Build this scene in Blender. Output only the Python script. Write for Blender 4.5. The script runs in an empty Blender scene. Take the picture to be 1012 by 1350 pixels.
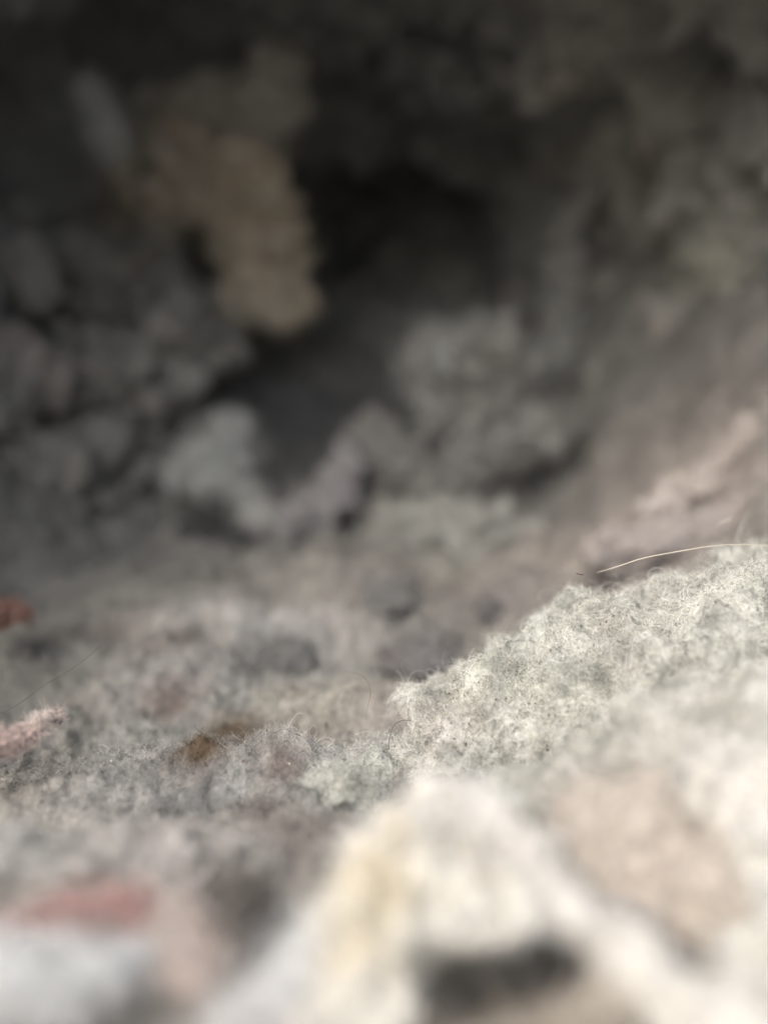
import bpy, math, random
import numpy as np
from mathutils import Vector

# ------------------------------------------------------------------ scene, camera, light
S = bpy.context.scene
COL = S.collection
rng = np.random.default_rng(7)

CAM = np.array([0.0, 0.0, 0.060]); PITCH = math.radians(11.0); FPX = 675 / math.tan(math.radians(30))
cd = bpy.data.cameras.new('camera'); cam = bpy.data.objects.new('camera', cd); COL.objects.link(cam)
cam.location = CAM; cam.rotation_euler = (math.radians(90) - PITCH, 0, 0)
cd.sensor_fit = 'VERTICAL'; cd.lens = 7.0; cd.sensor_height = 2 * 7.0 * math.tan(math.radians(30)); cd.sensor_width = cd.sensor_height * .75
cd.clip_start = 0.002; cd.clip_end = 20
cd.dof.use_dof = True; cd.dof.focus_distance = 0.120; cd.dof.aperture_fstop = 1.3
S.camera = cam

SUN_EL, SUN_AZ = 46.0, 212.0        # azimuth measured clockwise from +Y: behind the camera, from the left
w = bpy.data.worlds.new('World'); S.world = w; w.use_nodes = True
nt = w.node_tree; bg = nt.nodes['Background']
sky = nt.nodes.new('ShaderNodeTexSky'); sky.sky_type = 'NISHITA'; sky.sun_disc = False
sky.sun_elevation = math.radians(SUN_EL); sky.sun_rotation = math.radians(SUN_AZ); sky.air_density = 1.0; sky.dust_density = 4.0; sky.ozone_density = 0.6
nt.links.new(sky.outputs[0], bg.inputs[0]); bg.inputs[1].default_value = 0.11
sl = bpy.data.lights.new('sun', 'SUN'); sl.energy = 2.0; sl.angle = math.radians(70); sl.color = (1.0, .985, .94)
so = bpy.data.objects.new('sun', sl); COL.objects.link(so)
az, el = math.radians(SUN_AZ), math.radians(SUN_EL)
tosun = Vector((math.sin(az) * math.cos(el), math.cos(az) * math.cos(el), math.sin(el)))
so.rotation_euler = tosun.to_track_quat('Z', 'Y').to_euler()
S.view_settings.view_transform = 'Standard'; S.view_settings.look = 'None'; S.view_settings.gamma = 1
S.view_settings.exposure = 0.80
S.render.engine = 'CYCLES'
S.cycles.use_denoising = True
S.cycles.max_bounces = 8; S.cycles.diffuse_bounces = 7

# ------------------------------------------------------------------ helpers
FW = np.array([0, math.cos(PITCH), -math.sin(PITCH)]); UP = np.array([0, math.sin(PITCH), math.cos(PITCH)]); RT = np.array([1.0, 0, 0])
def ray(px, py): return FW + RT * ((px - 506) / FPX) + UP * ((675 - py) / FPX)
def at(px, py, d): return CAM + ray(px, py) * d          # a point of the place, seen at that spot of the photograph

def _h(ix, iy, iz, s):
    n = (ix.astype(np.uint32) * np.uint32(374761393)) ^ (iy.astype(np.uint32) * np.uint32(668265263)) ^ (iz.astype(np.uint32) * np.uint32(2147483647)) ^ np.uint32(s * 1274126177 & 0xffffffff)
    n = (n ^ (n >> np.uint32(13))) * np.uint32(1274126177); n = n ^ (n >> np.uint32(16)); n = n * np.uint32(2246822519); n ^= n >> np.uint32(15)
    return (n & np.uint32(0xffffff)).astype(np.float32) / 8388607.5 - 1
def vnoise(P, s=0):
    """smooth 3-D noise in about -1..1"""
    P = np.asarray(P, np.float32) + 500.0
    i = np.floor(P).astype(np.int64); f = (P - i).astype(np.float32); u = f * f * f * (f * (f * 6 - 15) + 10)
    i = i.astype(np.uint32); o = 0
    for dx in (0, 1):
        wx = u[:, 0] if dx else 1 - u[:, 0]
        for dy in (0, 1):
            wy = u[:, 1] if dy else 1 - u[:, 1]
            for dz in (0, 1):
                wz = u[:, 2] if dz else 1 - u[:, 2]
                x, y, z = i[:, 0] + dx, i[:, 1] + dy, i[:, 2] + dz
                g = _h(x, y, z, s) * (f[:, 0] - dx) + _h(x, y, z, s + 101) * (f[:, 1] - dy) + _h(x, y, z, s + 211) * (f[:, 2] - dz)
                o = o + g * wx * wy * wz
    return o * 1.6
def fbm(P, size, octs=4, gain=.5, s=0):
    P = np.asarray(P) / size; r = 0; a = 1; t = 0
    for k in range(octs):
        r = r + a * vnoise(P * 2.03 ** k + 17.3 * k, s + k * 7); t += a; a *= gain
    return r / t
def billow(P, size, octs=4, gain=.5, s=0):
    """puffy lobes with creases between them, about -1..1"""
    P = np.asarray(P) / size; r = 0; a = 1; t = 0
    for k in range(octs):
        r = r + a * (1 - 2.6 * np.abs(vnoise(P * 2.03 ** k + 9.1 * k, s + k * 5))) * -1; t += a; a *= gain
    return -r / t
def puff(P, size, octs=4, gain=.5, s=0):
    """rounded tops, sharp creases"""
    P = np.asarray(P) / size; r = 0; a = 1; t = 0
    for k in range(octs):
        r = r + a * (2.6 * np.abs(vnoise(P * 2.03 ** k + 9.1 * k, s + k * 5)) - .6); t += a; a *= gain
    return r / t

def mesh_obj(name, V, F, mat, colr=None, parent=None, smooth=True):
    m = bpy.data.meshes.new(name); V = np.asarray(V, np.float32)
    if isinstance(F, np.ndarray):
        n = len(F); k = F.shape[1]
        m.vertices.add(len(V)); m.vertices.foreach_set('co', V.ravel())
        m.loops.add(n * k); m.loops.foreach_set('vertex_index', F.ravel().astype(np.int32))
        m.polygons.add(n); m.polygons.foreach_set('loop_start', np.arange(0, n * k, k, dtype=np.int32))
        m.update(calc_edges=True)
    else: m.from_pydata([tuple(v) for v in V], [], F)
    if smooth: m.polygons.foreach_set('use_smooth', np.ones(len(m.polygons), bool))
    if colr is not None:
        a = m.attributes.new('pigment', 'FLOAT_COLOR', 'POINT')
        a.data.foreach_set('color', np.concatenate([colr, np.ones((len(colr), 1))], 1).astype(np.float32).ravel())
    m.materials.append(mat); m.validate()
    o = bpy.data.objects.new(name, m); COL.objects.link(o)
    if parent: o.parent = parent
    return o
def tag(o, label=None, cat=None, group=None, kind=None):
    if label: o['label'] = label
    if cat: o['category'] = cat
    if group: o['group'] = group
    if kind: o['kind'] = kind
    return o
def vnormals(V, F):
    T = np.concatenate([F[:, [0, 1, 2]], F[:, [0, 2, 3]]]) if F.shape[1] == 4 else F
    n = np.cross(V[T[:, 1]] - V[T[:, 0]], V[T[:, 2]] - V[T[:, 0]]); N = np.zeros_like(V)
    for k in range(3):
        for c in range(3): N[:, c] += np.bincount(T[:, k], n[:, c], len(V))
    return N / np.maximum(np.linalg.norm(N, axis=1, keepdims=True), 1e-12), T, n

# ------------------------------------------------------------------ materials
def lint_material(name, bump=1.0, scale=1.0, spread=.35):
    m = bpy.data.materials.new(name); m.use_nodes = True; t = m.node_tree; N, L = t.nodes, t.links
    b = N['Principled BSDF']; b.inputs['Roughness'].default_value = .95; b.inputs['Specular IOR Level'].default_value = .08
    b.inputs['Sheen Weight'].default_value = .12; b.inputs['Sheen Roughness'].default_value = .6
    at_ = N.new('ShaderNodeAttribute'); at_.attribute_name = 'pigment'
    tc = N.new('ShaderNodeTexCoord')
    def noise(sc, det, dist=0.0):
        n = N.new('ShaderNodeTexNoise'); n.inputs['Scale'].default_value = sc * scale; n.inputs['Detail'].default_value = det
        n.inputs['Roughness'].default_value = .62; n.inputs['Distortion'].default_value = dist; L.new(tc.outputs['Object'], n.inputs['Vector']); return n
    a = noise(900, 5, 1.2); c = noise(240, 4, .6)
    r = N.new('ShaderNodeMapRange'); r.inputs['From Min'].default_value = .3; r.inputs['From Max'].default_value = .7
    r.inputs['To Min'].default_value = 1 - spread; r.inputs['To Max'].default_value = 1 + spread; L.new(a.outputs['Fac'], r.inputs['Value'])
    r2 = N.new('ShaderNodeMapRange'); r2.inputs['From Min'].default_value = .3; r2.inputs['From Max'].default_value = .7
    r2.inputs['To Min'].default_value = .84; r2.inputs['To Max'].default_value = 1.14; L.new(c.outputs['Fac'], r2.inputs['Value'])
    mu = N.new('ShaderNodeMath'); mu.operation = 'MULTIPLY'; L.new(r.outputs[0], mu.inputs[0]); L.new(r2.outputs[0], mu.inputs[1])
    vm = N.new('ShaderNodeVectorMath'); vm.operation = 'SCALE'; L.new(at_.outputs['Color'], vm.inputs[0]); L.new(mu.outputs[0], vm.inputs['Scale'])
    L.new(vm.outputs[0], b.inputs['Base Color'])
    f = noise(2600, 6, 2.0); ad = N.new('ShaderNodeMath'); ad.operation = 'ADD'; L.new(f.outputs['Fac'], ad.inputs[0]); L.new(a.outputs['Fac'], ad.inputs[1])
    bp = N.new('ShaderNodeBump'); bp.inputs['Strength'].default_value = .9 * bump; bp.inputs['Distance'].default_value = .0006
    L.new(ad.outputs[0], bp.inputs['Height']); L.new(bp.outputs[0], b.inputs['Normal'])
    return m
M_LINT = lint_material('felted_lint'); M_FAR = lint_material('loose_lint', .8, .5, .22)
def fibre_material():
    m = bpy.data.materials.new('lint_fibre'); m.use_nodes = True; b = m.node_tree.nodes['Principled BSDF']
    a = m.node_tree.nodes.new('ShaderNodeAttribute'); a.attribute_name = 'pigment'
    m.node_tree.links.new(a.outputs['Color'], b.inputs['Base Color'])
    b.inputs['Roughness'].default_value = .7; b.inputs['Specular IOR Level'].default_value = .25
    return m
M_FIB = fibre_material()

# ------------------------------------------------------------------ pigment of the lint (fibre dye, plus light and shade painted in by some spots)
def pigment(P, base, spots=(), var=.16, tint=.05, s=0):
    P = np.asarray(P); c = np.tile(np.asarray(base, float), (len(P), 1))
    c *= (1 + var * fbm(P, .018, 4, .6, 31 + s))[:, None]
    c *= (1 + .6 * var * fbm(P, .005, 3, .65, 77 + s))[:, None] * (1 + .6 * var * fbm(P, .0016, 2, .65, 78 + s))[:, None]
    t = fbm(P, .03, 3, .5, 55 + s); c[:, 0] *= 1 + tint * t; c[:, 2] *= 1 - tint * t
    g = fbm(P, .012, 3, .5, 91 + s); c[:, 0] *= 1 + tint * .8 * g; c[:, 1] *= 1 - tint * .2 * g
    for (q, r, colr, k) in spots:
        d = np.linalg.norm(P - q, axis=1) / r + .35 * fbm(P, r * .6, 3, .6, 5)
        a = np.clip(1.35 - d, 0, 1) ** 1.3 * k
        c = c * (1 - a[:, None]) + np.asarray(colr) * a[:, None]
    l = c.mean(1, keepdims=True); c = l + (c - l) * .8
    return np.clip(c, .01, .92)

# ------------------------------------------------------------------ fuzz: real hair curves rooted on a surface
def fuzz(name, V, F, n, length, width, parent, colf, weight=None, lift=.5, curl=1.0, seed=1, npt=6, dark=.12, paler=1.15):
    r = np.random.default_rng(seed); N, T, tn = vnormals(V, F); A = np.linalg.norm(tn, axis=1)
    if weight is not None: A = A * weight(V[T].mean(1))
    if A.sum() <= 0: return None
    idx = r.choice(len(T), n, p=A / A.sum()); u = r.random((n, 2)); fl = u.sum(1) > 1; u[fl] = 1 - u[fl]
    a, b, c = V[T[idx, 0]], V[T[idx, 1]], V[T[idx, 2]]; R = a + (b - a) * u[:, :1] + (c - a) * u[:, 1:]
    nn = N[T[idx, 0]]; d = r.normal(size=(n, 3)); d -= nn * (d * nn).sum(1)[:, None]; d /= np.linalg.norm(d, axis=1)[:, None]
    ln = length * r.lognormal(0, .45, n); d = d + nn * (lift * r.random((n, 1)) * 1.6); d /= np.linalg.norm(d, axis=1)[:, None]
    P = np.zeros((n, npt, 3)); cur = R - nn * length * .12; st = (ln / (npt - 1))[:, None]
    tw = r.normal(size=(n, 3)) * curl * .55
    for k in range(npt):
        P[:, k] = cur; cur = cur + d * st
        d = d + np.cross(tw, d) + r.normal(size=(n, 3)) * .22 * curl; d /= np.linalg.norm(d, axis=1)[:, None]
    hc = bpy.data.hair_curves.new(name); hc.add_curves([npt] * n)
    hc.points.foreach_set('position', P.astype(np.float32).ravel())
    prof = np.linspace(1, .45, npt); wd = (width * r.lognormal(0, .3, n))[:, None] * prof * .5
    ra = hc.attributes.get('radius') or hc.attributes.new('radius', 'FLOAT', 'POINT'); ra.data.foreach_set('value', wd.astype(np.float32).ravel())
    col = colf(R) * paler * r.lognormal(0, .18, (n, 1)); dk = r.random(n) < dark; col[dk] *= r.uniform(.12, .5, (dk.sum(), 1)); col = np.clip(col, .01, .9)
    ca = hc.attributes.new('pigment', 'FLOAT_COLOR', 'CURVE'); ca.data.foreach_set('color', np.concatenate([col, np.ones((n, 1))], 1).astype(np.float32).ravel())
    hc.materials.append(M_FIB); o = bpy.data.objects.new(name, hc); COL.objects.link(o); o['kind'] = 'stuff'
    if parent: o.parent = parent
    return o

# ------------------------------------------------------------------ clumps: lobes merged to one lump, then torn and puffed
def lobes_mesh(lobes, vox):
    """lobes: [(xyz, (rx, ry, rz))] -> one closed surface"""
    import bmesh
    bm = bmesh.new()
    from mathutils import Matrix
    for p, r in lobes:
        bmesh.ops.create_icosphere(bm, subdivisions=3, radius=1, matrix=Matrix.Translation(Vector(p)) @ Matrix.Diagonal(Vector((*r, 1))))
    me = bpy.data.meshes.new('tmp'); bm.to_mesh(me); bm.free(); o = bpy.data.objects.new('tmp', me); COL.objects.link(o)
    md = o.modifiers.new('r', 'REMESH'); md.mode = 'VOXEL'; md.voxel_size = vox
    sm = o.modifiers.new('s', 'SMOOTH'); sm.iterations = 6; sm.factor = .6
    dg = bpy.context.evaluated_depsgraph_get(); dg.update(); e = o.evaluated_get(dg).to_mesh()
    V = np.zeros(len(e.vertices) * 3, np.float32); e.vertices.foreach_get('co', V); V = V.reshape(-1, 3).astype(float)
    nl = len(e.loops); L = np.zeros(nl, np.int32); e.loops.foreach_get('vertex_index', L)
    F = L.reshape(-1, 4) if nl == 4 * len(e.polygons) else None
    if F is None: F = np.array([list(p.vertices)[:4] if len(p.vertices) >= 4 else list(p.vertices) + [p.vertices[-1]] for p in e.polygons])
    o.evaluated_get(dg).to_mesh_clear(); bpy.data.objects.remove(o); bpy.data.meshes.remove(me)
    return V, F

def path_lobes(pts, flat=.8, step=.5):
    """pts: [(px, py, depth, radius in photo pixels)] along the lump -> overlapping lobes"""
    out = []
    for k, q in enumerate(pts):
        nx = pts[k + 1] if k + 1 < len(pts) else None
        c = at(*q[:3]); r = q[3] / FPX * q[2]; out.append((c, (r, r * flat, r)))
        if nx is not None:
            c2 = at(*nx[:3]); r2 = nx[3] / FPX * nx[2]; L = np.linalg.norm(c2 - c); m = int(L / (min(r, r2) * step))
            if m > 12: m = 12
            for j in range(1, m):
                f = j / m; out.append((c * (1 - f) + c2 * f, tuple(np.array([1, flat, 1]) * (r * (1 - f) + r2 * f))))
    return out

def clump(name, label, cat, pts, colr, group=None, puffs=.35, size=None, flat=.8, fz=2500, fl=None, fw=None, res=34, mat=None, spots=(), var=.16, tint=.05, seed=0, part='body', dark=.12, lift=.6, wt=None, warp=.7):
    lo = path_lobes(pts, flat); rm = np.mean([l[1][0] for l in lo]); ext = max(np.ptp([l[0][k] for l in lo]) for k in range(3)) + 2 * rm
    V, F = lobes_mesh(lo, ext / res)
    base = lo[0][0].copy(); base[2] = V[:, 2].min()
    sz = size or rm * 1.1
    V = V + warp * rm * np.stack([fbm(V, rm * 1.7, 3, .55, seed + q) for q in (200, 220, 240)], 1); N, _, _ = vnormals(V, F)
    d = 1.35 * puffs * rm * (.75 * puff(V, sz, 2, .5, seed) + .6 * fbm(V, sz * .45, 3, .6, seed + 3) + .35 * puff(V, sz * .3, 3, .6, seed + 9))
    V = V + N * d[:, None] + .12 * rm * np.stack([fbm(V, sz * .6, 2, .5, seed + q) for q in (20, 40, 60)], 1)
    cf = lambda Q: pigment(Q, colr, spots, var, tint, seed)
    root = bpy.data.objects.new(name, None); COL.objects.link(root); root.location = base; root.empty_display_size = .01
    tag(root, label, cat, group)
    b = mesh_obj(part, V - base, F, mat or M_FAR, cf(V), root)
    if fz: fuzz('fuzz', V - base, F, fz, fl or rm * .28, fw or max(rm * .012, .00004), root, lambda Q: cf(Q + base), seed=seed + 1, dark=dark, lift=lift, weight=(lambda C: wt(C + base)) if wt else None)
    return root
#%%BUILD
# ------------------------------------------------------------------ setting: the bed of lint
GREY = (.335, .322, .29); WARM = (.36, .325, .30); GREEN = (.33, .33, .29); DARKG = (.22, .215, .205); PALE = (.62, .61, .56); CREAM = (.88, .82, .70)
def G(px, py, d): p = at(px, py, d); return p[0], p[1]
BED = [  # (px, py, depth, sigma x, sigma y, height)  mounds and hollows of the bed
    (300, 1130, .090, .020, .010, .003), (320, 1200, .075, .006, .004, -.005), (270, 975, .128, .007, .006, -.002),
    (250, 1060, .105, .010, .005, -.003), (380, 865, .165, .007, .005, -.004), (550, 865, .160, .009, .005, -.004),
    (520, 790, .195, .010, .007, -.004), (640, 812, .180, .006, .005, -.005), (400, 820, .185, .014, .006, .006), (280, 815, .185, .012, .006, .004), (240, 870, .165, .014, .006, .004),
    (450, 760, .22, .02, .01, .004), (120, 850, .165, .01, .004, -.003), (40, 880, .15, .008, .006, -.006), (300, 1010, .120, .016, .005, .003), (470, 960, .125, .010, .007, .003),
    (330, 705, .26, .025, .007, -.008), (200, 760, .22, .02, .012, .004), (60, 700, .25, .02, .015, .006),
    (800, 690, .21, .022, .02, .008), (880, 700, .18, .03, .012, .004), (620, 700, .25, .02, .012, .006),
]
def bed_z(X, Y):
    z = .0085 * np.clip((.125 - Y) / .065, 0, 1.0) ** 1.0
    R_, L_, B_ = np.clip(X - .050, 0, 1), np.clip(-X - .084, 0, 1), np.clip(Y - .235, 0, 1)
    z = z + 1.30 * R_ * R_ / (R_ + .012) + 1.6 * L_ * L_ / (L_ + .02) + .85 * B_ ** 1.28
    for (px, py, d, sx, sy, h) in BED:
        x0, y0 = G(px, py, d); z = z + h * np.exp(-((X - x0) / sx) ** 2 - ((Y - y0) / sy) ** 2)
    return z
nx, ny = 620, 640
ty = np.linspace(0, 1, ny); yy = -.06 + .04 * ty + .50 * (np.exp(ty * 2.2) - 1) / (math.exp(2.2) - 1)
tx = np.linspace(-1, 1, nx); wid = .085 + .28 * (yy + .06)
X = tx[None, :] * wid[:, None]; Y = np.repeat(yy[:, None], nx, 1); X, Y = X.ravel(), Y.ravel()
def bed_h(X, Y):
    k = np.clip(Y / .12, .4, 1.7); P0 = np.stack([X, Y, bed_z(X, Y)], 1)
    return P0[:, 2] + k * (.0075 * fbm(P0, .030, 3, .5, 3) + .0034 * fbm(P0, .010, 2, .5, 8)), P0
def on_bed(px, py):
    t = np.linspace(.05, .5, 900); q = CAM + ray(px, py) * t[:, None]; h, _ = bed_h(q[:, 0], q[:, 1]); i = int(np.argmax(q[:, 2] < h)); return q[i]
H, P0 = bed_h(X, Y); Z = H + .0016 * puff(P0, .0042, 3, .6, 15) + .0009 * fbm(P0, .0016, 2, .6, 21)
Vb = np.stack([X + .0012 * fbm(P0, .004, 3, .6, 61), Y + .0012 * fbm(P0, .004, 3, .6, 62), Z], 1)
gi = np.arange(nx * ny).reshape(ny, nx); Fb = np.stack([gi[:-1, :-1], gi[:-1, 1:], gi[1:, 1:], gi[1:, :-1]], -1).reshape(-1, 4)
BSP = [(on_bed(px, py), r, c, a) for (px, py, r, c, a) in [  # dark spots on back slope and in hollows paint shade; brown ones are dye
    (225, 920, .007, (.28, .21, .17), .7), (420, 930, .014, (.40, .36, .29), .6),
    (510, 935, .008, (.44, .39, .35), .7), (390, 1100, .008, (.30, .24, .20), .6), (350, 1160, .006, (.26, .20, .17), .6),
    (850, 680, .05, (.44, .38, .35), .8), (960, 600, .04, (.50, .43, .39), .7), (700, 740, .028, (.44, .39, .35), .7), (900, 500, .05, (.42, .38, .34), .6),
    (600, 690, .03, (.40, .39, .33), .6), (350, 830, .020, (.46, .45, .44), .7), (240, 880, .014, (.44, .44, .43), .6), (270, 1030, .007, (.50, .50, .49), .8), (180, 1010, .012, (.44, .43, .41), .6),
    (480, 985, .008, (.50, .49, .46), .7), (60, 1130, .014, (.50, .49, .45), .6), (200, 1110, .014, (.44, .40, .36), .6), (430, 740, .03, (.38, .35, .31), .6),
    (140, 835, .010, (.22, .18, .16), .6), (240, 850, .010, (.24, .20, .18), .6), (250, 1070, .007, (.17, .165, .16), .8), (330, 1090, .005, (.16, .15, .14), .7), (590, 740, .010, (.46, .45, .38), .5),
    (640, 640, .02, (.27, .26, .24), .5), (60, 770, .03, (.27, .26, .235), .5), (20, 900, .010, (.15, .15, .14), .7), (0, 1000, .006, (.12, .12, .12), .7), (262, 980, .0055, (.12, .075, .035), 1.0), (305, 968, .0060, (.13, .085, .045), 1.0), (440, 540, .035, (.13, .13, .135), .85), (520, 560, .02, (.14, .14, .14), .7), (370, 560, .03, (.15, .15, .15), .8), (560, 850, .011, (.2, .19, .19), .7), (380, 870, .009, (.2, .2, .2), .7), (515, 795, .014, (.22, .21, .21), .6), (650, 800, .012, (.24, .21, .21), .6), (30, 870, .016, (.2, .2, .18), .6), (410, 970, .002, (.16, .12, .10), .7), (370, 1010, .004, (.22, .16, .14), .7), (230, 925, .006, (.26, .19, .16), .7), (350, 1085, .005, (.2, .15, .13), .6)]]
def bed_pigment_shading(Q): return pigment(Q, GREY, BSP, .34, .06) * (1 + .5 * fbm(Q, .009, 3, .6, 511) + .4 * fbm(Q, .0026, 3, .65, 512))[:, None].clip(.5, 1.4)
lint_bed = mesh_obj('ground', Vb, Fb, M_LINT, bed_pigment_shading(Vb)); tag(lint_bed, 'uneven bed of matted grey lint covering the bottom of the cavity', kind='structure')
def focus_w(lo, hi):
    def f(C):
        d = (C - CAM) @ FW; x = ((C - CAM) @ RT) / np.maximum(d, .01); y = ((C - CAM) @ UP) / np.maximum(d, .01)
        return ((d > lo) & (d < hi) & (np.abs(x) < .55) & (y < .1) & (y > -.75)).astype(float) / np.maximum(d, .03) ** 1
    return f
fuzz('fuzz', Vb, Fb, 120000, .0016, .00004, lint_bed, bed_pigment_shading, weight=focus_w(.085, .17), lift=.35, curl=.9, seed=4, dark=.18)
fuzz('fuzz', Vb, Fb, 40000, .004, .00009, lint_bed, bed_pigment_shading, weight=focus_w(.17, .34), lift=.5, curl=.9, seed=5)
fuzz('fuzz', Vb, Fb, 12000, .0035, .00006, lint_bed, bed_pigment_shading, weight=focus_w(.03, .085), lift=.5, curl=.9, seed=6)

# ------------------------------------------------------------------ setting: unseen pale ground, added outside the mouth to bounce light up inside
gx = np.linspace(-1, 1, 60); gx = np.sign(gx) * np.abs(gx) ** 3 * 12; GX, GY = np.meshgrid(gx, gx); Vo = np.stack([GX.ravel(), GY.ravel() - .3, -.012 - .004 * (1 + fbm(np.stack([GX.ravel(), GY.ravel(), 0 * GX.ravel()], 1), .3, 2))], 1)
qi = np.arange(3600).reshape(60, 60); Fo = np.stack([qi[:-1, :-1], qi[:-1, 1:], qi[1:, 1:], qi[1:, :-1]], -1).reshape(-1, 4)
tag(mesh_obj('ground', Vo, Fo, M_FAR, np.tile((.24, .22, .19), (3600, 1))), 'unseen pale ground added outside the cavity to bounce light', kind='structure')

# ------------------------------------------------------------------ setting: the wall and roof of the cavity
EC = np.array([0.0, .14, .06]); ER = np.array([.142, .27, .135])
def on_wall(px, py):
    d = ray(px, py) / ER; o = (CAM - EC) / ER; a = d @ d; b = d @ o; c = o @ o - 1; t = (-b + math.sqrt(max(b * b - a * c, 0))) / a
    return CAM + ray(px, py) * t, t
WALL = [  # (px, py, radius px, inward height)  bosses (+) and pits (-)
    (500, 340, 100, -.03), (560, 290, 60, -.012), (590, 240, 22, .012), (610, 330, 20, .010), (480, 230, 26, .012), (555, 190, 20, .010), (440, 480, 70, -.02), (360, 530, 40, -.01), (140, 150, 26, .01), (200, 95, 80, -.03), (40, 200, 60, -.04), (745, 330, 30, .012), (742, 440, 26, .012),
    (700, 60, 60, .02), (560, 60, 50, .010), (720, 130, 30, -.02), (860, 220, 40, -.010), (940, 320, 70, .008), (880, 420, 60, .006),
    (650, 230, 30, -.015), (900, 100, 60, -.012), (600, 330, 30, -.02), (820, 330, 24, .008), (900, 260, 24, .008),
    (240, 560, 26, -.03), (40, 575, 30, -.03), (10, 370, 22, -.03), (70, 430, 18, -.03), (400, 150, 50, -.01),
]
nu, nv = 560, 420
th = np.linspace(-math.pi, math.pi, nu)           # around the long (Y) axis
ph = np.linspace(.02, math.radians(99), nv)      # 0 = the far end, growing towards the mouth
PH, TH = np.meshgrid(ph, th, indexing='ij'); PH, TH = PH.ravel(), TH.ravel()
D = np.stack([np.sin(PH) * np.cos(TH), np.cos(PH), np.sin(PH) * np.sin(TH)], 1)
W0 = EC + D * ER; Nn = D / ER; Nn /= np.linalg.norm(Nn, axis=1)[:, None]
seam = np.stack([W0[:, 0], W0[:, 1], W0[:, 2]], 1)
st = np.where(W0[:, 0:1] > .02, [[1.0, .8, .42]], [[1.0, 1.0, 1.0]])
din = .020 * fbm(W0, .055, 2, .5, 41) + .014 * fbm(W0, .024, 3, .5, 44) + .009 * np.clip(W0[:, 0] / .1, 0, 1) * puff((W0 + W0[:, [1, 2, 0]] * .25) * [1, .8, .42], .022, 2, .5, 47) + .0035 * puff(W0, .010, 3, .6, 49)
for (px, py, r, h) in WALL:
    q, t = on_wall(px, py); s = r / FPX * t
    din = din + h * np.exp(-(np.linalg.norm(W0 - q, axis=1) / s) ** 2 * .7)
Vw = W0 - Nn * din[:, None] + .003 * np.stack([fbm(W0, .012, 2, .5, q) for q in (70, 71, 72)], 1)
gi = np.arange(nu * nv).reshape(nv, nu); Fw = np.stack([gi[:-1, :-1], gi[1:, :-1], gi[1:, 1:], gi[:-1, 1:]], -1).reshape(-1, 4)
def wall_pigment_shading(Q):  # dark hollow and roof, brightened right wall: shade and light painted into the colour
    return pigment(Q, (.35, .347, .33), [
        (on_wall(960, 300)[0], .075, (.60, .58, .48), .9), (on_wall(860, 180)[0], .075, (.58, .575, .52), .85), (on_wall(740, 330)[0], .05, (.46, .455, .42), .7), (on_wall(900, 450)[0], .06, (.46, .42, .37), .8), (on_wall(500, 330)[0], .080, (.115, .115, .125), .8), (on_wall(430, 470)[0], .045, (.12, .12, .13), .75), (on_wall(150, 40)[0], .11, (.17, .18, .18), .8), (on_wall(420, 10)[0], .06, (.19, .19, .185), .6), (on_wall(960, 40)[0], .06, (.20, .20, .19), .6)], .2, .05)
wall = mesh_obj('cavity_wall', Vw, Fw, M_FAR, wall_pigment_shading(Vw)); tag(wall, 'lumpy dark grey lint wall and roof round the deep cavity', kind='structure')
fuzz('fuzz', Vw, Fw, 40000, .006, .00012, wall, wall_pigment_shading, weight=lambda C: (C[:, 1] > .1).astype(float), lift=.6, seed=14)

# ------------------------------------------------------------------ far clumps
FAR = 'lint clumps clinging to the far wall'
LEFT = 'lint clumps heaped on the left wall'
MID = 'lint clumps lying on the middle of the bed'
NEAR = 'pale lint clumps right in front of the camera'
TAN = (.66, .565, .42)
clump('lint_clump', 'long tan clump hanging like a drumstick on the dark back wall', 'lint clump', [(190, 225, .29, 44), (250, 225, .29, 62), (310, 245, .292, 62), (335, 295, .298, 58), (345, 340, .298, 60), (345, 375, .298, 54)], TAN, FAR, .45, seed=5, warp=.5, fz=6000, fl=.005, spots=[(at(240, 220, .29), .018, (.40, .34, .28), .6)])
clump('lint_clump', 'grey brown knobbly clump arching just above the long tan clump', 'lint clump', [(215, 165, .300, 40), (270, 150, .297, 48), (330, 135, .292, 50), (375, 140, .296, 30)], (.56, .53, .47), FAR, .5, seed=12, fz=5000, fl=.006)
clump('lint_wisp', 'pale upright wisp of lint leaning at upper left of the tan clump', 'lint wisp', [(112, 118, .25, 8), (138, 155, .25, 15), (150, 195, .255, 14)], (.58, .58, .56), None, .4, seed=17, fz=5000, fl=.005)
clump('lint_clump', 'brown grey clump, uppermost of those heaped on the left wall', 'lint clump', [(60, 280, .31, 62), (130, 260, .31, 52), (180, 330, .31, 55)], (.36, .33, .285), LEFT, .5, seed=21)
clump('lint_clump', 'mottled grey clump left of the foot of the tan clump', 'lint clump', [(150, 390, .30, 70), (220, 410, .30, 62)], (.36, .33, .285), LEFT, .65, seed=24)
clump('lint_clump', 'wide grey clump filling the left wall below the mottled one', 'lint clump', [(120, 500, .28, 62), (200, 490, .28, 68), (260, 480, .29, 45)], (.36, .335, .295), LEFT, .65, seed=27)
clump('lint_clump', 'low grey bank joining the left wall to the bed, below the wide grey clump', 'lint clump', [(-20, 600, .25, 60), (70, 620, .262, 62), (160, 610, .275, 60), (215, 590, .285, 40)], (.35, .325, .285), LEFT, .65, seed=28)
clump('lint_clump', 'paler grey knob at the left edge between two black gaps', 'lint clump', [(35, 350, .27, 36), (50, 380, .27, 22)], (.46, .435, .395), LEFT, .4, seed=31)
clump('lint_clump', 'pinkish grey clump at the left edge above the lowest black gap', 'lint clump', [(5, 480, .26, 55), (60, 500, .26, 38)], (.48, .43, .385), LEFT, .45, seed=33)
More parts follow.
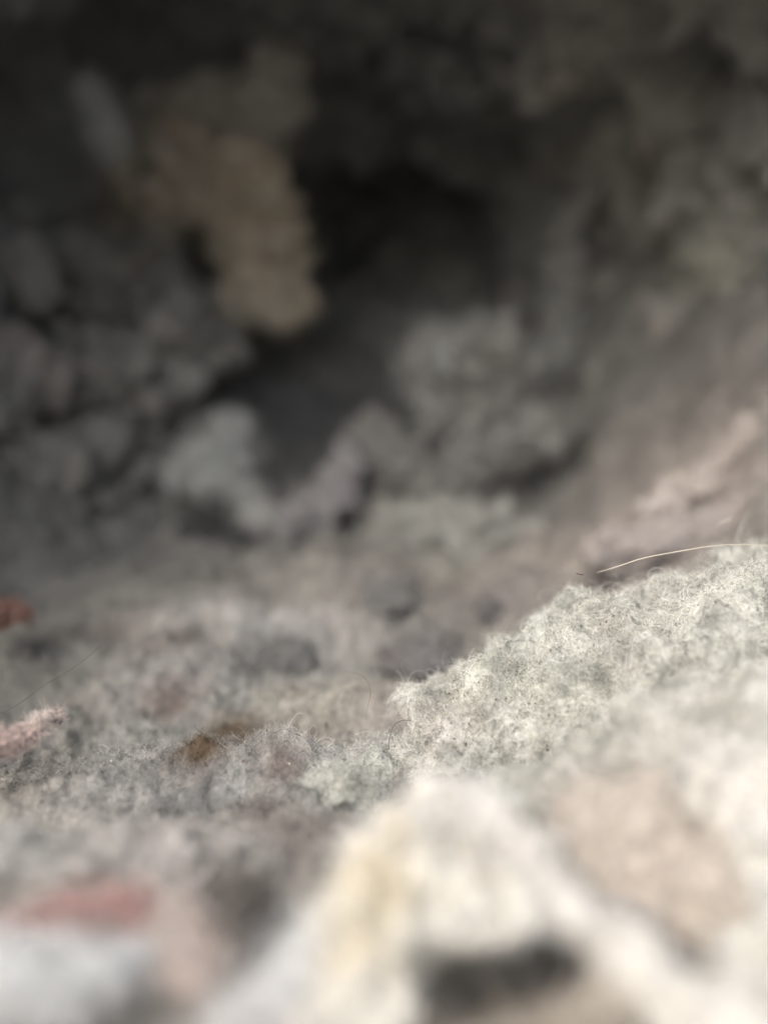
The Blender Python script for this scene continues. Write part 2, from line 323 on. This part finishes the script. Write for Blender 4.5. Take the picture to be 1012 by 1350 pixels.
clump('lint_clump', 'round grey clump with a dimple, right of the dark middle hole', 'lint clump', [(575, 500, .275, 40), (600, 470, .27, 38), (655, 462, .275, 32), (685, 500, .285, 25), (640, 545, .28, 30), (590, 535, .275, 34)], (.47, .46, .425), FAR, .7, seed=38, fz=12000, fl=.006, warp=1.0)
clump('lint_clump', 'small pale upright clump standing before a dark slit at centre left', 'lint clump', [(302, 572, .252, 28), (308, 610, .25, 17), (272, 598, .25, 22), (240, 622, .25, 20), (326, 645, .248, 15), (345, 685, .248, 15)], (.50, .50, .47), MID, .6, seed=141, fz=8000, fl=.0045, warp=.5)
clump('lint_roll', 'curved mauve grey roll of lint sweeping up right of the small upright clump', 'lint roll', [(350, 700, .25, 26), (400, 685, .25, 28), (440, 645, .255, 30), (470, 610, .26, 22)], (.36, .335, .33), None, .35, seed=44)
clump('lint_clump', 'broad dull green grey mound under the dimpled round clump', 'lint clump', [(520, 705, .25, 48), (590, 705, .25, 50), (660, 715, .245, 42)], (.37, .365, .33), MID, .4, seed=47)
clump('lint_clump', 'grey clump wedged between the curved roll and the dimpled round clump', 'lint clump', [(490, 590, .27, 42), (540, 620, .265, 36)], (.31, .30, .28), MID, .45, seed=51)
clump('lint_clump', 'narrow pale clump slanting below the dimpled round clump', 'lint clump', [(590, 640, .262, 30), (630, 610, .262, 34), (690, 590, .268, 28), (735, 560, .275, 26)], (.34, .33, .305), MID, .5, seed=54, warp=1.1, fz=6000, fl=.005)
clump('lint_roll', 'tall upright fold of grey lint on the right wall', 'lint roll', [(770, 220, .325, 20), (750, 300, .335, 26), (742, 380, .34, 30), (738, 450, .335, 34), (750, 520, .32, 30)], (.46, .455, .42), None, .5, warp=1.1, seed=57)
clump('lint_clump', 'soft grey lump hanging from the roof near the top centre', 'lint clump', [(655, 15, .27, 44), (690, 50, .275, 24), (610, -10, .27, 40)], (.27, .27, .26), FAR, .45, seed=61)
clump('lint_clump', 'dim grey clump high on the right of the dark middle hole', 'lint clump', [(560, 70, .30, 60), (600, 110, .30, 40)], (.25, .255, .25), FAR, .45, seed=64)
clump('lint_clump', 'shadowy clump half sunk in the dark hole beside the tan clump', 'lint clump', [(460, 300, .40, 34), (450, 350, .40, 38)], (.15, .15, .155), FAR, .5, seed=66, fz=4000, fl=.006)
clump('lint_clump', 'olive tinged clump bulging from the right wall at the frame edge', 'lint clump', [(985, 300, .285, 60), (940, 340, .29, 48), (1010, 380, .28, 50)], (.50, .485, .40), 'lint clumps along the right wall', .35, seed=68)
clump('lint_clump', 'warm beige clump low on the right wall beneath the olive one', 'lint clump', [(880, 440, .30, 50), (950, 440, .29, 50), (1000, 460, .28, 46)], (.52, .48, .42), 'lint clumps along the right wall', .35, seed=71)
clump('lint_clump', 'grey clump on the right wall between the upright fold and the beige one', 'lint clump', [(810, 390, .335, 38), (830, 440, .325, 40), (800, 520, .31, 42)], (.42, .40, .36), 'lint clumps along the right wall', .4, seed=74)
clump('lint_roll', 'pink beige roll of lint rising to the right behind the fuzzy mound', 'lint roll', [(860, 670, .212, 20), (930, 632, .214, 32), (985, 590, .218, 36), (1035, 552, .222, 40)], (.56, .49, .45), None, .4, seed=77)
clump('lint_clump', 'dusky pink brown lump in front of the pink beige roll', 'lint clump', [(790, 725, .195, 34), (880, 712, .195, 36), (960, 700, .195, 34), (1020, 690, .195, 34)], (.40, .35, .33), MID, .35, seed=79)
DK = 'dark clumps standing in for shade in the middle of the bed'  # clumps coloured dark so the hollows and slit of the bed read as shaded
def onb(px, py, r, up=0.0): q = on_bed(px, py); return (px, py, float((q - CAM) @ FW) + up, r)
clump('lint_clump', 'dark stand-in clump for shade in the bed left of the thin curling hair', 'lint clump', [onb(350, 868, 15), onb(385, 866, 20), onb(400, 872, 14)], (.15, .15, .145), DK, .4, seed=131, flat=2.2, fz=3000)
clump('lint_clump', 'long dark stand-in clump for shade in the bed at the left foot of the mound', 'lint clump', [onb(510, 868, 14), onb(555, 870, 20), onb(585, 872, 14)], (.17, .16, .16), DK, .4, seed=132, flat=2.2, fz=3000)
clump('lint_clump', 'faint dark stand-in clump for shade at mid bed, furthest from the camera of the dark ones', 'lint clump', [onb(500, 800, 20), onb(530, 785, 16)], (.20, .195, .19), DK, .4, seed=133, flat=2.2, fz=3000)
clump('lint_clump', 'small dark stand-in clump for shade in the bed just behind the mound, rightmost of the dark ones', 'lint clump', [onb(635, 812, 13), onb(655, 806, 10)], (.15, .14, .14), DK, .4, seed=134, flat=2.2, fz=2000)
clump('lint_clump', 'black stand-in sliver for shade in the slit below the small upright clump', 'lint clump', [onb(240, 702, 10), onb(290, 706, 14), onb(340, 712, 9)], (.10, .10, .10), DK, .3, seed=135, flat=2.0, fz=2000)

# ------------------------------------------------------------------ the fuzzy mound in focus and the near clumps
def mound():
    lo = path_lobes([(395, 1062, .108, 22), (450, 1045, .113, 36), (520, 1064, .118, 48), (600, 1038, .122, 78), (700, 985, .126, 130), (820, 965, .128, 178), (950, 975, .13, 222), (1090, 950, .135, 235)], 1.0, .4)
    lo += path_lobes([(740, 1120, .097, 110), (880, 1140, .094, 170), (1050, 1110, .096, 230)], .9, .4)
    V, F = lobes_mesh(lo, .00085); base = at(800, 1000, .12); base[2] = V[:, 2].min(); N, _, _ = vnormals(V, F)
    V = V + N * (.0034 * puff(V, .012, 2, .5, 5) + .0030 * fbm(V, .0065, 3, .6, 9) + .0019 * puff(V, .0028, 3, .6, 12))[:, None]
    mot = lambda Q: (1 + .62 * fbm(Q, .0062, 3, .6, 501) + .55 * fbm(Q, .0024, 3, .65, 502))[:, None].clip(.35, 1.35)
    cf = lambda Q: mot(Q) * pigment(Q, (.56, .56, .495), [(at(570, 950, .118), .006, (.50, .42, .40), .5), (at(980, 990, .09), .02, (.66, .64, .57), .7), (at(1000, 770, .13), .02, (.60, .59, .53), .7),
        (at(850, 1120, .075), .014, (.60, .49, .41), .85), (at(690, 1000, .10), .007, (.40, .40, .36), .6), (at(620, 890, .12), .01, (.56, .55, .45), .5)], .34, .03, 2)
    root = bpy.data.objects.new('lint_mound', None); COL.objects.link(root); root.location = base; tag(root, 'large pale fuzzy mound in sharp focus along its crest at right', 'lint mound')
    mesh_obj('body', V - base, F, M_LINT, cf(V), root)
    g = lambda Q: cf(Q + base)
    def wt(lo_, hi_):
        f = focus_w(lo_, hi_); return lambda C: f(C + base) * (C[:, 2] + base[2] > .002) * np.clip(.45 + 2.2 * fbm(C, .0045, 2, .6, 66), .04, 1)
    fuzz('fuzz', V - base, F, 150000, .0013, .00004, root, g, weight=wt(.095, .16), lift=.5, curl=1.2, seed=31, dark=.2, paler=1.2)
    fuzz('fuzz', V - base, F, 14000, .0030, .00003, root, g, weight=wt(.10, .16), lift=1.0, curl=1.3, seed=32, npt=9, dark=.1, paler=1.3)
    fuzz('fuzz', V - base, F, 12000, .003, .00006, root, g, weight=wt(.03, .095), lift=.5, curl=1., seed=33)
    return root
MOUND = mound()

NR = dict(mat=M_LINT, fl=.0025, fw=.00005, res=56)
clump('lint_clump', 'creamy white clump with yellow tinges, out of focus at bottom centre', 'lint clump', [(560, 1060, 0.0758, 36), (540, 1120, 0.0742, 62), (510, 1200, 0.0710, 80), (470, 1290, 0.0678, 75), (450, 1370, 0.0646, 70)], CREAM, NEAR, .30, seed=91,
      spots=[(at(500, 1170, 0.0694), .004, (.72, .58, .33), .8), (at(470, 1260, 0.0670), .0035, (.80, .66, .42), .7), (at(535, 1090, 0.0726), .0018, (.66, .48, .20), .8), (at(600, 1190, 0.0694), .0022, (.52, .42, .36), .6)], **NR)
clump('lint_clump', 'blown out white clump between the creamy clump and the thick white roll', 'lint clump', [(575, 1085, .075, 40), (600, 1150, .072, 62), (640, 1205, .069, 62)], (.91, .86, .74), NEAR, .4, seed=93, spots=[(at(585, 1180, .066), .0018, (.55, .44, .36), .7), (at(640, 1150, .068), .0016, (.62, .56, .50), .7)], **NR)
clump('lint_roll', 'thick white roll of lint running down to the bottom right corner', 'lint roll', [(610, 1060, 0.0758, 40), (680, 1150, 0.0726, 46), (760, 1230, 0.0694, 44), (860, 1300, 0.0662, 48), (980, 1370, 0.0630, 52)], (.91, .86, .77), None, .2, seed=94,
      spots=[(at(660, 1130, 0.0710), .003, (.74, .64, .60), .6)], **NR)
clump('lint_clump', 'smooth beige pink clump lying in the hollow right of the white roll', 'lint clump', [(790, 1090, .081, 60), (850, 1130, .079, 84), (920, 1180, .076, 80), (985, 1240, .073, 60)], (.64, .545, .46), NEAR, .18, seed=97, **NR)
clump('lint_clump', 'pale cream clump at the right edge below the fuzzy mound', 'lint clump', [(1000, 1060, 0.0790, 90), (1040, 1180, 0.0742, 80), (1010, 1300, 0.0678, 70)], (.80, .78, .70), NEAR, .22, seed=99, **NR)
clump('lint_clump', 'flat tan clump poking up at the bottom under the dark gap', 'lint clump', [(620, 1375, 0.0646, 34), (690, 1350, 0.0646, 38), (770, 1345, 0.0646, 40)], (.50, .44, .36), NEAR, .15, seed=103, **NR)
clump('lint_clump', 'whitish grey clump filling the bottom left corner', 'lint clump', [(-20, 1285, 0.0650, 42), (60, 1290, 0.0656, 44), (130, 1285, 0.0662, 28), (190, 1262, .069, 14)], (.72, .73, .71), NEAR, .2, seed=106, **NR)
clump('lint_scrap', 'soft dull red scrap of lint lying behind the bottom left whitish clump', 'lint scrap', [(45, 1222, 0.0726, 20), (110, 1215, 0.0726, 27), (180, 1205, 0.0726, 22)], (.46, .26, .23), 'reddish scraps in the lint', .5, seed=108, mat=M_LINT, fl=.002, fw=.00005, res=40, tint=.03)
clump('lint_clump', 'blue grey pale clump at the bottom between two darker hollows', 'lint clump', [(340, 1370, 0.0646, 50), (390, 1310, 0.0662, 36), (410, 1250, 0.0686, 24)], (.70, .68, .66), NEAR, .35, seed=111, **NR)
clump('lint_clump', 'pink beige tuft of lint right of the dull red scrap', 'lint clump', [(225, 1225, 0.0726, 26), (250, 1270, 0.0694, 24)], (.60, .50, .45), NEAR, .3, seed=113, **NR)
clump('lint_clump', 'blurred grey beige hump rising at the left behind the red scrap', 'lint clump', [(20, 1150, 0.0822, 60), (120, 1160, 0.0822, 55), (230, 1150, 0.0838, 60), (330, 1140, 0.0870, 48)], (.50, .47, .43), NEAR, .3, seed=115, **NR)

clump('lint_clump', 'dark brown stand-in clump for shade in the gap at the bottom, right of the creamy one', 'lint clump', [(600, 1308, 0.0650, 24), (650, 1292, 0.0652, 28), (705, 1282, 0.0654, 22), (745, 1278, 0.0656, 12)], (.05, .045, .04), NEAR, .2, seed=117, **NR)  # near-black colour stands in for the shade of the pit
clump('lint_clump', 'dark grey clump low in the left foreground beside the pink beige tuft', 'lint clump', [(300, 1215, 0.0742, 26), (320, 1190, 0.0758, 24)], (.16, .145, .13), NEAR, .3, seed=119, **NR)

# small loose tufts nobody could count, on the bed and on the wall
def ico():
    import bmesh
    bm = bmesh.new(); bmesh.ops.create_icosphere(bm, subdivisions=3, radius=1); v = np.array([x.co[:] for x in bm.verts]); f = np.array([[q.index for q in p.verts] for p in bm.faces]); bm.free(); return v, f
IV, IF = ico()
def tufts(name, parent, V, F, n, smin, smax, wfun, seed, cf):
    r = np.random.default_rng(seed); N, T, tn = vnormals(V, F); A = np.linalg.norm(tn, axis=1) * wfun(V[T].mean(1)); idx = r.choice(len(T), n, p=A / A.sum())
    VV, FF, CC = [], [], []
    tones = np.array([(1, 1, 1), (1.15, 1.14, 1.12), (.75, .74, .74), (1.08, 1.0, .96), (1.25, 1.23, 1.2), (.85, .83, .81), (1.05, 1.05, .98)])
    for j, i in enumerate(idx):
        c = V[T[i, 0]]; nn = N[T[i, 0]]; sz = smin * (smax / smin) ** (r.random() ** 1.6); ax = r.normal(size=(3, 3)); q, _ = np.linalg.qr(ax)
        v = (IV * [1, r.uniform(.5, .9), r.uniform(.4, .7)]) @ q * sz; v = c + nn * sz * r.uniform(-.1, .35) + v
        v = v + sz * .45 * np.stack([fbm(v, sz * 1.2, 3, .6, 300 + k * 20) for k in range(3)], 1); v = v + (v - v.mean(0)) * (.35 * fbm(v, sz * .5, 2, .6, 400))[:, None]
        VV.append(v); FF.append(IF + j * len(IV)); CC.append(np.clip(cf(v) * tones[r.integers(len(tones))], .01, .85))
    o = mesh_obj(name, np.concatenate(VV), np.concatenate(FF), M_FAR, np.concatenate(CC), parent); o['kind'] = 'stuff'; return o
tufts('tufts', wall, Vw, Fw, 160, .004, .010, lambda C: (C[:, 1] > .12) * np.where(C[:, 2] > .13, .3, 1.0), 3, wall_pigment_shading)

def specks(name, parent, V, F, n, w, seed, off):
    r = np.random.default_rng(seed); N, T, tn = vnormals(V, F); A = np.linalg.norm(tn, axis=1) * w(V[T].mean(1) + off); A = A * np.clip(fbm(V[T[:, 0]], .006, 2, .5, seed), .05, 1); idx = r.choice(len(T), n, p=A / A.sum())
    o8 = np.array([(1, 0, 0), (-1, 0, 0), (0, 1, 0), (0, -1, 0), (0, 0, 1), (0, 0, -1)], float); f8 = np.array([(0, 2, 4), (2, 1, 4), (1, 3, 4), (3, 0, 4), (2, 0, 5), (1, 2, 5), (3, 1, 5), (0, 3, 5)])
    VV, CC = [], []
    tones = [(.035, .03, .03), (.07, .05, .04), (.12, .07, .05), (.05, .05, .06), (.75, .73, .66), (.22, .12, .10)]
    for i in idx:
        q, _ = np.linalg.qr(r.normal(size=(3, 3))); sz = .000085 * r.lognormal(0, .4); VV.append(V[T[i, 0]] + N[T[i, 0]] * sz * 1.5 + (o8 * [r.uniform(1, 3), 1, .6] * r.uniform(.6, 1.3, (6, 1))) @ q * sz); CC.append(np.tile(tones[r.integers(6)], (6, 1)))
    o = mesh_obj(name, np.concatenate(VV), np.concatenate([f8 + 6 * j for j in range(n)]), M_FIB, np.concatenate(CC), parent, False); o['kind'] = 'stuff'
specks('specks', lint_bed, Vb, Fb, 2600, focus_w(.085, .17), 8, 0)
mb = MOUND.children[0].data; vv = np.zeros(len(mb.vertices) * 3, np.float32); mb.vertices.foreach_get('co', vv); ff = np.zeros(len(mb.loops), np.int32); mb.loops.foreach_get('vertex_index', ff)
specks('specks', MOUND, vv.reshape(-1, 3).astype(float), ff.reshape(-1, 4), 2600, focus_w(.09, .17), 9, np.array(MOUND.location))

# scraps and fibres
clump('lint_scrap', 'small pink and white twist of lint at the left edge near focus', 'lint scrap', [(-8, 985, .108, 16), (30, 975, .110, 13), (55, 950, .112, 9), (78, 945, .114, 5)], (.56, .42, .375), 'reddish scraps in the lint', .5, seed=121, mat=M_LINT, fl=.0012, fw=.00004, res=44,
      spots=[(at(55, 948, .112), .0022, (.72, .62, .55), .9)], tint=.03)
clump('lint_scrap', 'rusty red brown scrap at the left edge further back', 'lint scrap', [(-5, 812, .165, 18), (28, 806, .165, 9)], (.24, .12, .09), 'reddish scraps in the lint', .3, seed=123, mat=M_LINT, fl=.0015, fw=.00006, res=30, tint=.03)

def strand(name, label, cat, pts, rad, colr, taper=.35, group=None, kink=.0):
    cu = bpy.data.curves.new(name, 'CURVE'); cu.dimensions = '3D'; cu.bevel_depth = 1.0; cu.bevel_resolution = 2; cu.resolution_u = 10; cu.use_fill_caps = True
    sp = cu.splines.new('NURBS'); sp.points.add(len(pts) - 1); sp.use_endpoint_u = True; sp.order_u = 3
    r = np.random.default_rng(len(pts) * 7 + int(pts[0][0]))
    base = at(*pts[0])
    for i, p in enumerate(pts):
        q = at(*p) - base + r.normal(size=3) * kink; sp.points[i].co = (*q, 1); t = i / (len(pts) - 1)
        sp.points[i].radius = rad * (taper + (1 - taper) * math.sin(math.pi * min(max(t, .02), .98)) ** .5)
    mt = bpy.data.materials.new(name + '_dye'); mt.use_nodes = True; b = mt.node_tree.nodes['Principled BSDF']; b.inputs['Base Color'].default_value = (*colr, 1); b.inputs['Roughness'].default_value = .5
    n = mt.node_tree.nodes.new('ShaderNodeTexNoise'); n.inputs['Scale'].default_value = 1500; cr = mt.node_tree.nodes.new('ShaderNodeMix'); cr.data_type = 'RGBA'
    tc = mt.node_tree.nodes.new('ShaderNodeTexCoord'); mt.node_tree.links.new(tc.outputs['Object'], n.inputs['Vector']); mt.node_tree.links.new(n.outputs['Fac'], cr.inputs['Factor'])
    cr.inputs['A'].default_value = (*[c * .75 for c in colr], 1); cr.inputs['B'].default_value = (*[min(c * 1.2, .9) for c in colr], 1); mt.node_tree.links.new(cr.outputs['Result'], b.inputs['Base Color'])
    tmp = bpy.data.objects.new(name, cu); COL.objects.link(tmp); dg = bpy.context.evaluated_depsgraph_get(); me = bpy.data.meshes.new_from_object(tmp.evaluated_get(dg)); bpy.data.objects.remove(tmp)
    me.name = name; me.materials.clear(); me.materials.append(mt); me.polygons.foreach_set('use_smooth', [True] * len(me.polygons)); o = bpy.data.objects.new(name, me); o.location = base
    COL.objects.link(o); tag(o, label, cat, group); return o
strand('fibre', 'long cream white fibre arching over the crest of the fuzzy mound', 'fibre', [(784, 754, .119), (815, 745, .119), (850, 733, .119), (890, 727, .120), (930, 719, .121), (975, 716, .123), (1030, 722, .125)], .000075, (.60, .54, .45), .25, kink=.00018)
strand('fibre', 'tiny dark fibre floating left of the long cream fibre', 'fibre', [(759, 756, .119), (764, 757.5, .119), (769, 758, .119)], .00008, (.04, .035, .05), .5)
strand('hair', 'thin brown hair curling up where the mound meets the bed', 'hair', [(455, 884, .128), (472, 888, .127), (484, 896, .126), (489, 912, .125), (485, 930, .125), (482, 948, .124)], .00004, (.16, .12, .09), .5)
strand('hair', 'short dark hair looped at the left foot of the fuzzy mound', 'hair', [(512, 985, .118), (513, 970, .118), (519, 955, .118), (532, 948, .118), (545, 951, .118)], .00005, (.08, .06, .06), .5)
strand('hair', 'fine dark hair slanting up at the left edge above the pink twist', 'hair', [(0, 945, .125), (25, 930, .125), (60, 903, .126), (95, 880, .127), (130, 852, .128)], .00005, (.06, .055, .05), .5, kink=.0002)
strand('fibre', 'short pale fibre sticking up behind the crest of the mound', 'fibre', [(946, 692, .135), (955, 686, .135), (964, 683, .135)], .00009, (.66, .58, .5), .3)
strand('hair', 'thin dark hair lying on the bed left of centre', 'hair', [(95, 1045, .112), (110, 1035, .114), (125, 1028, .115), (140, 1012, .117)], .00006, (.07, .06, .05), .4)
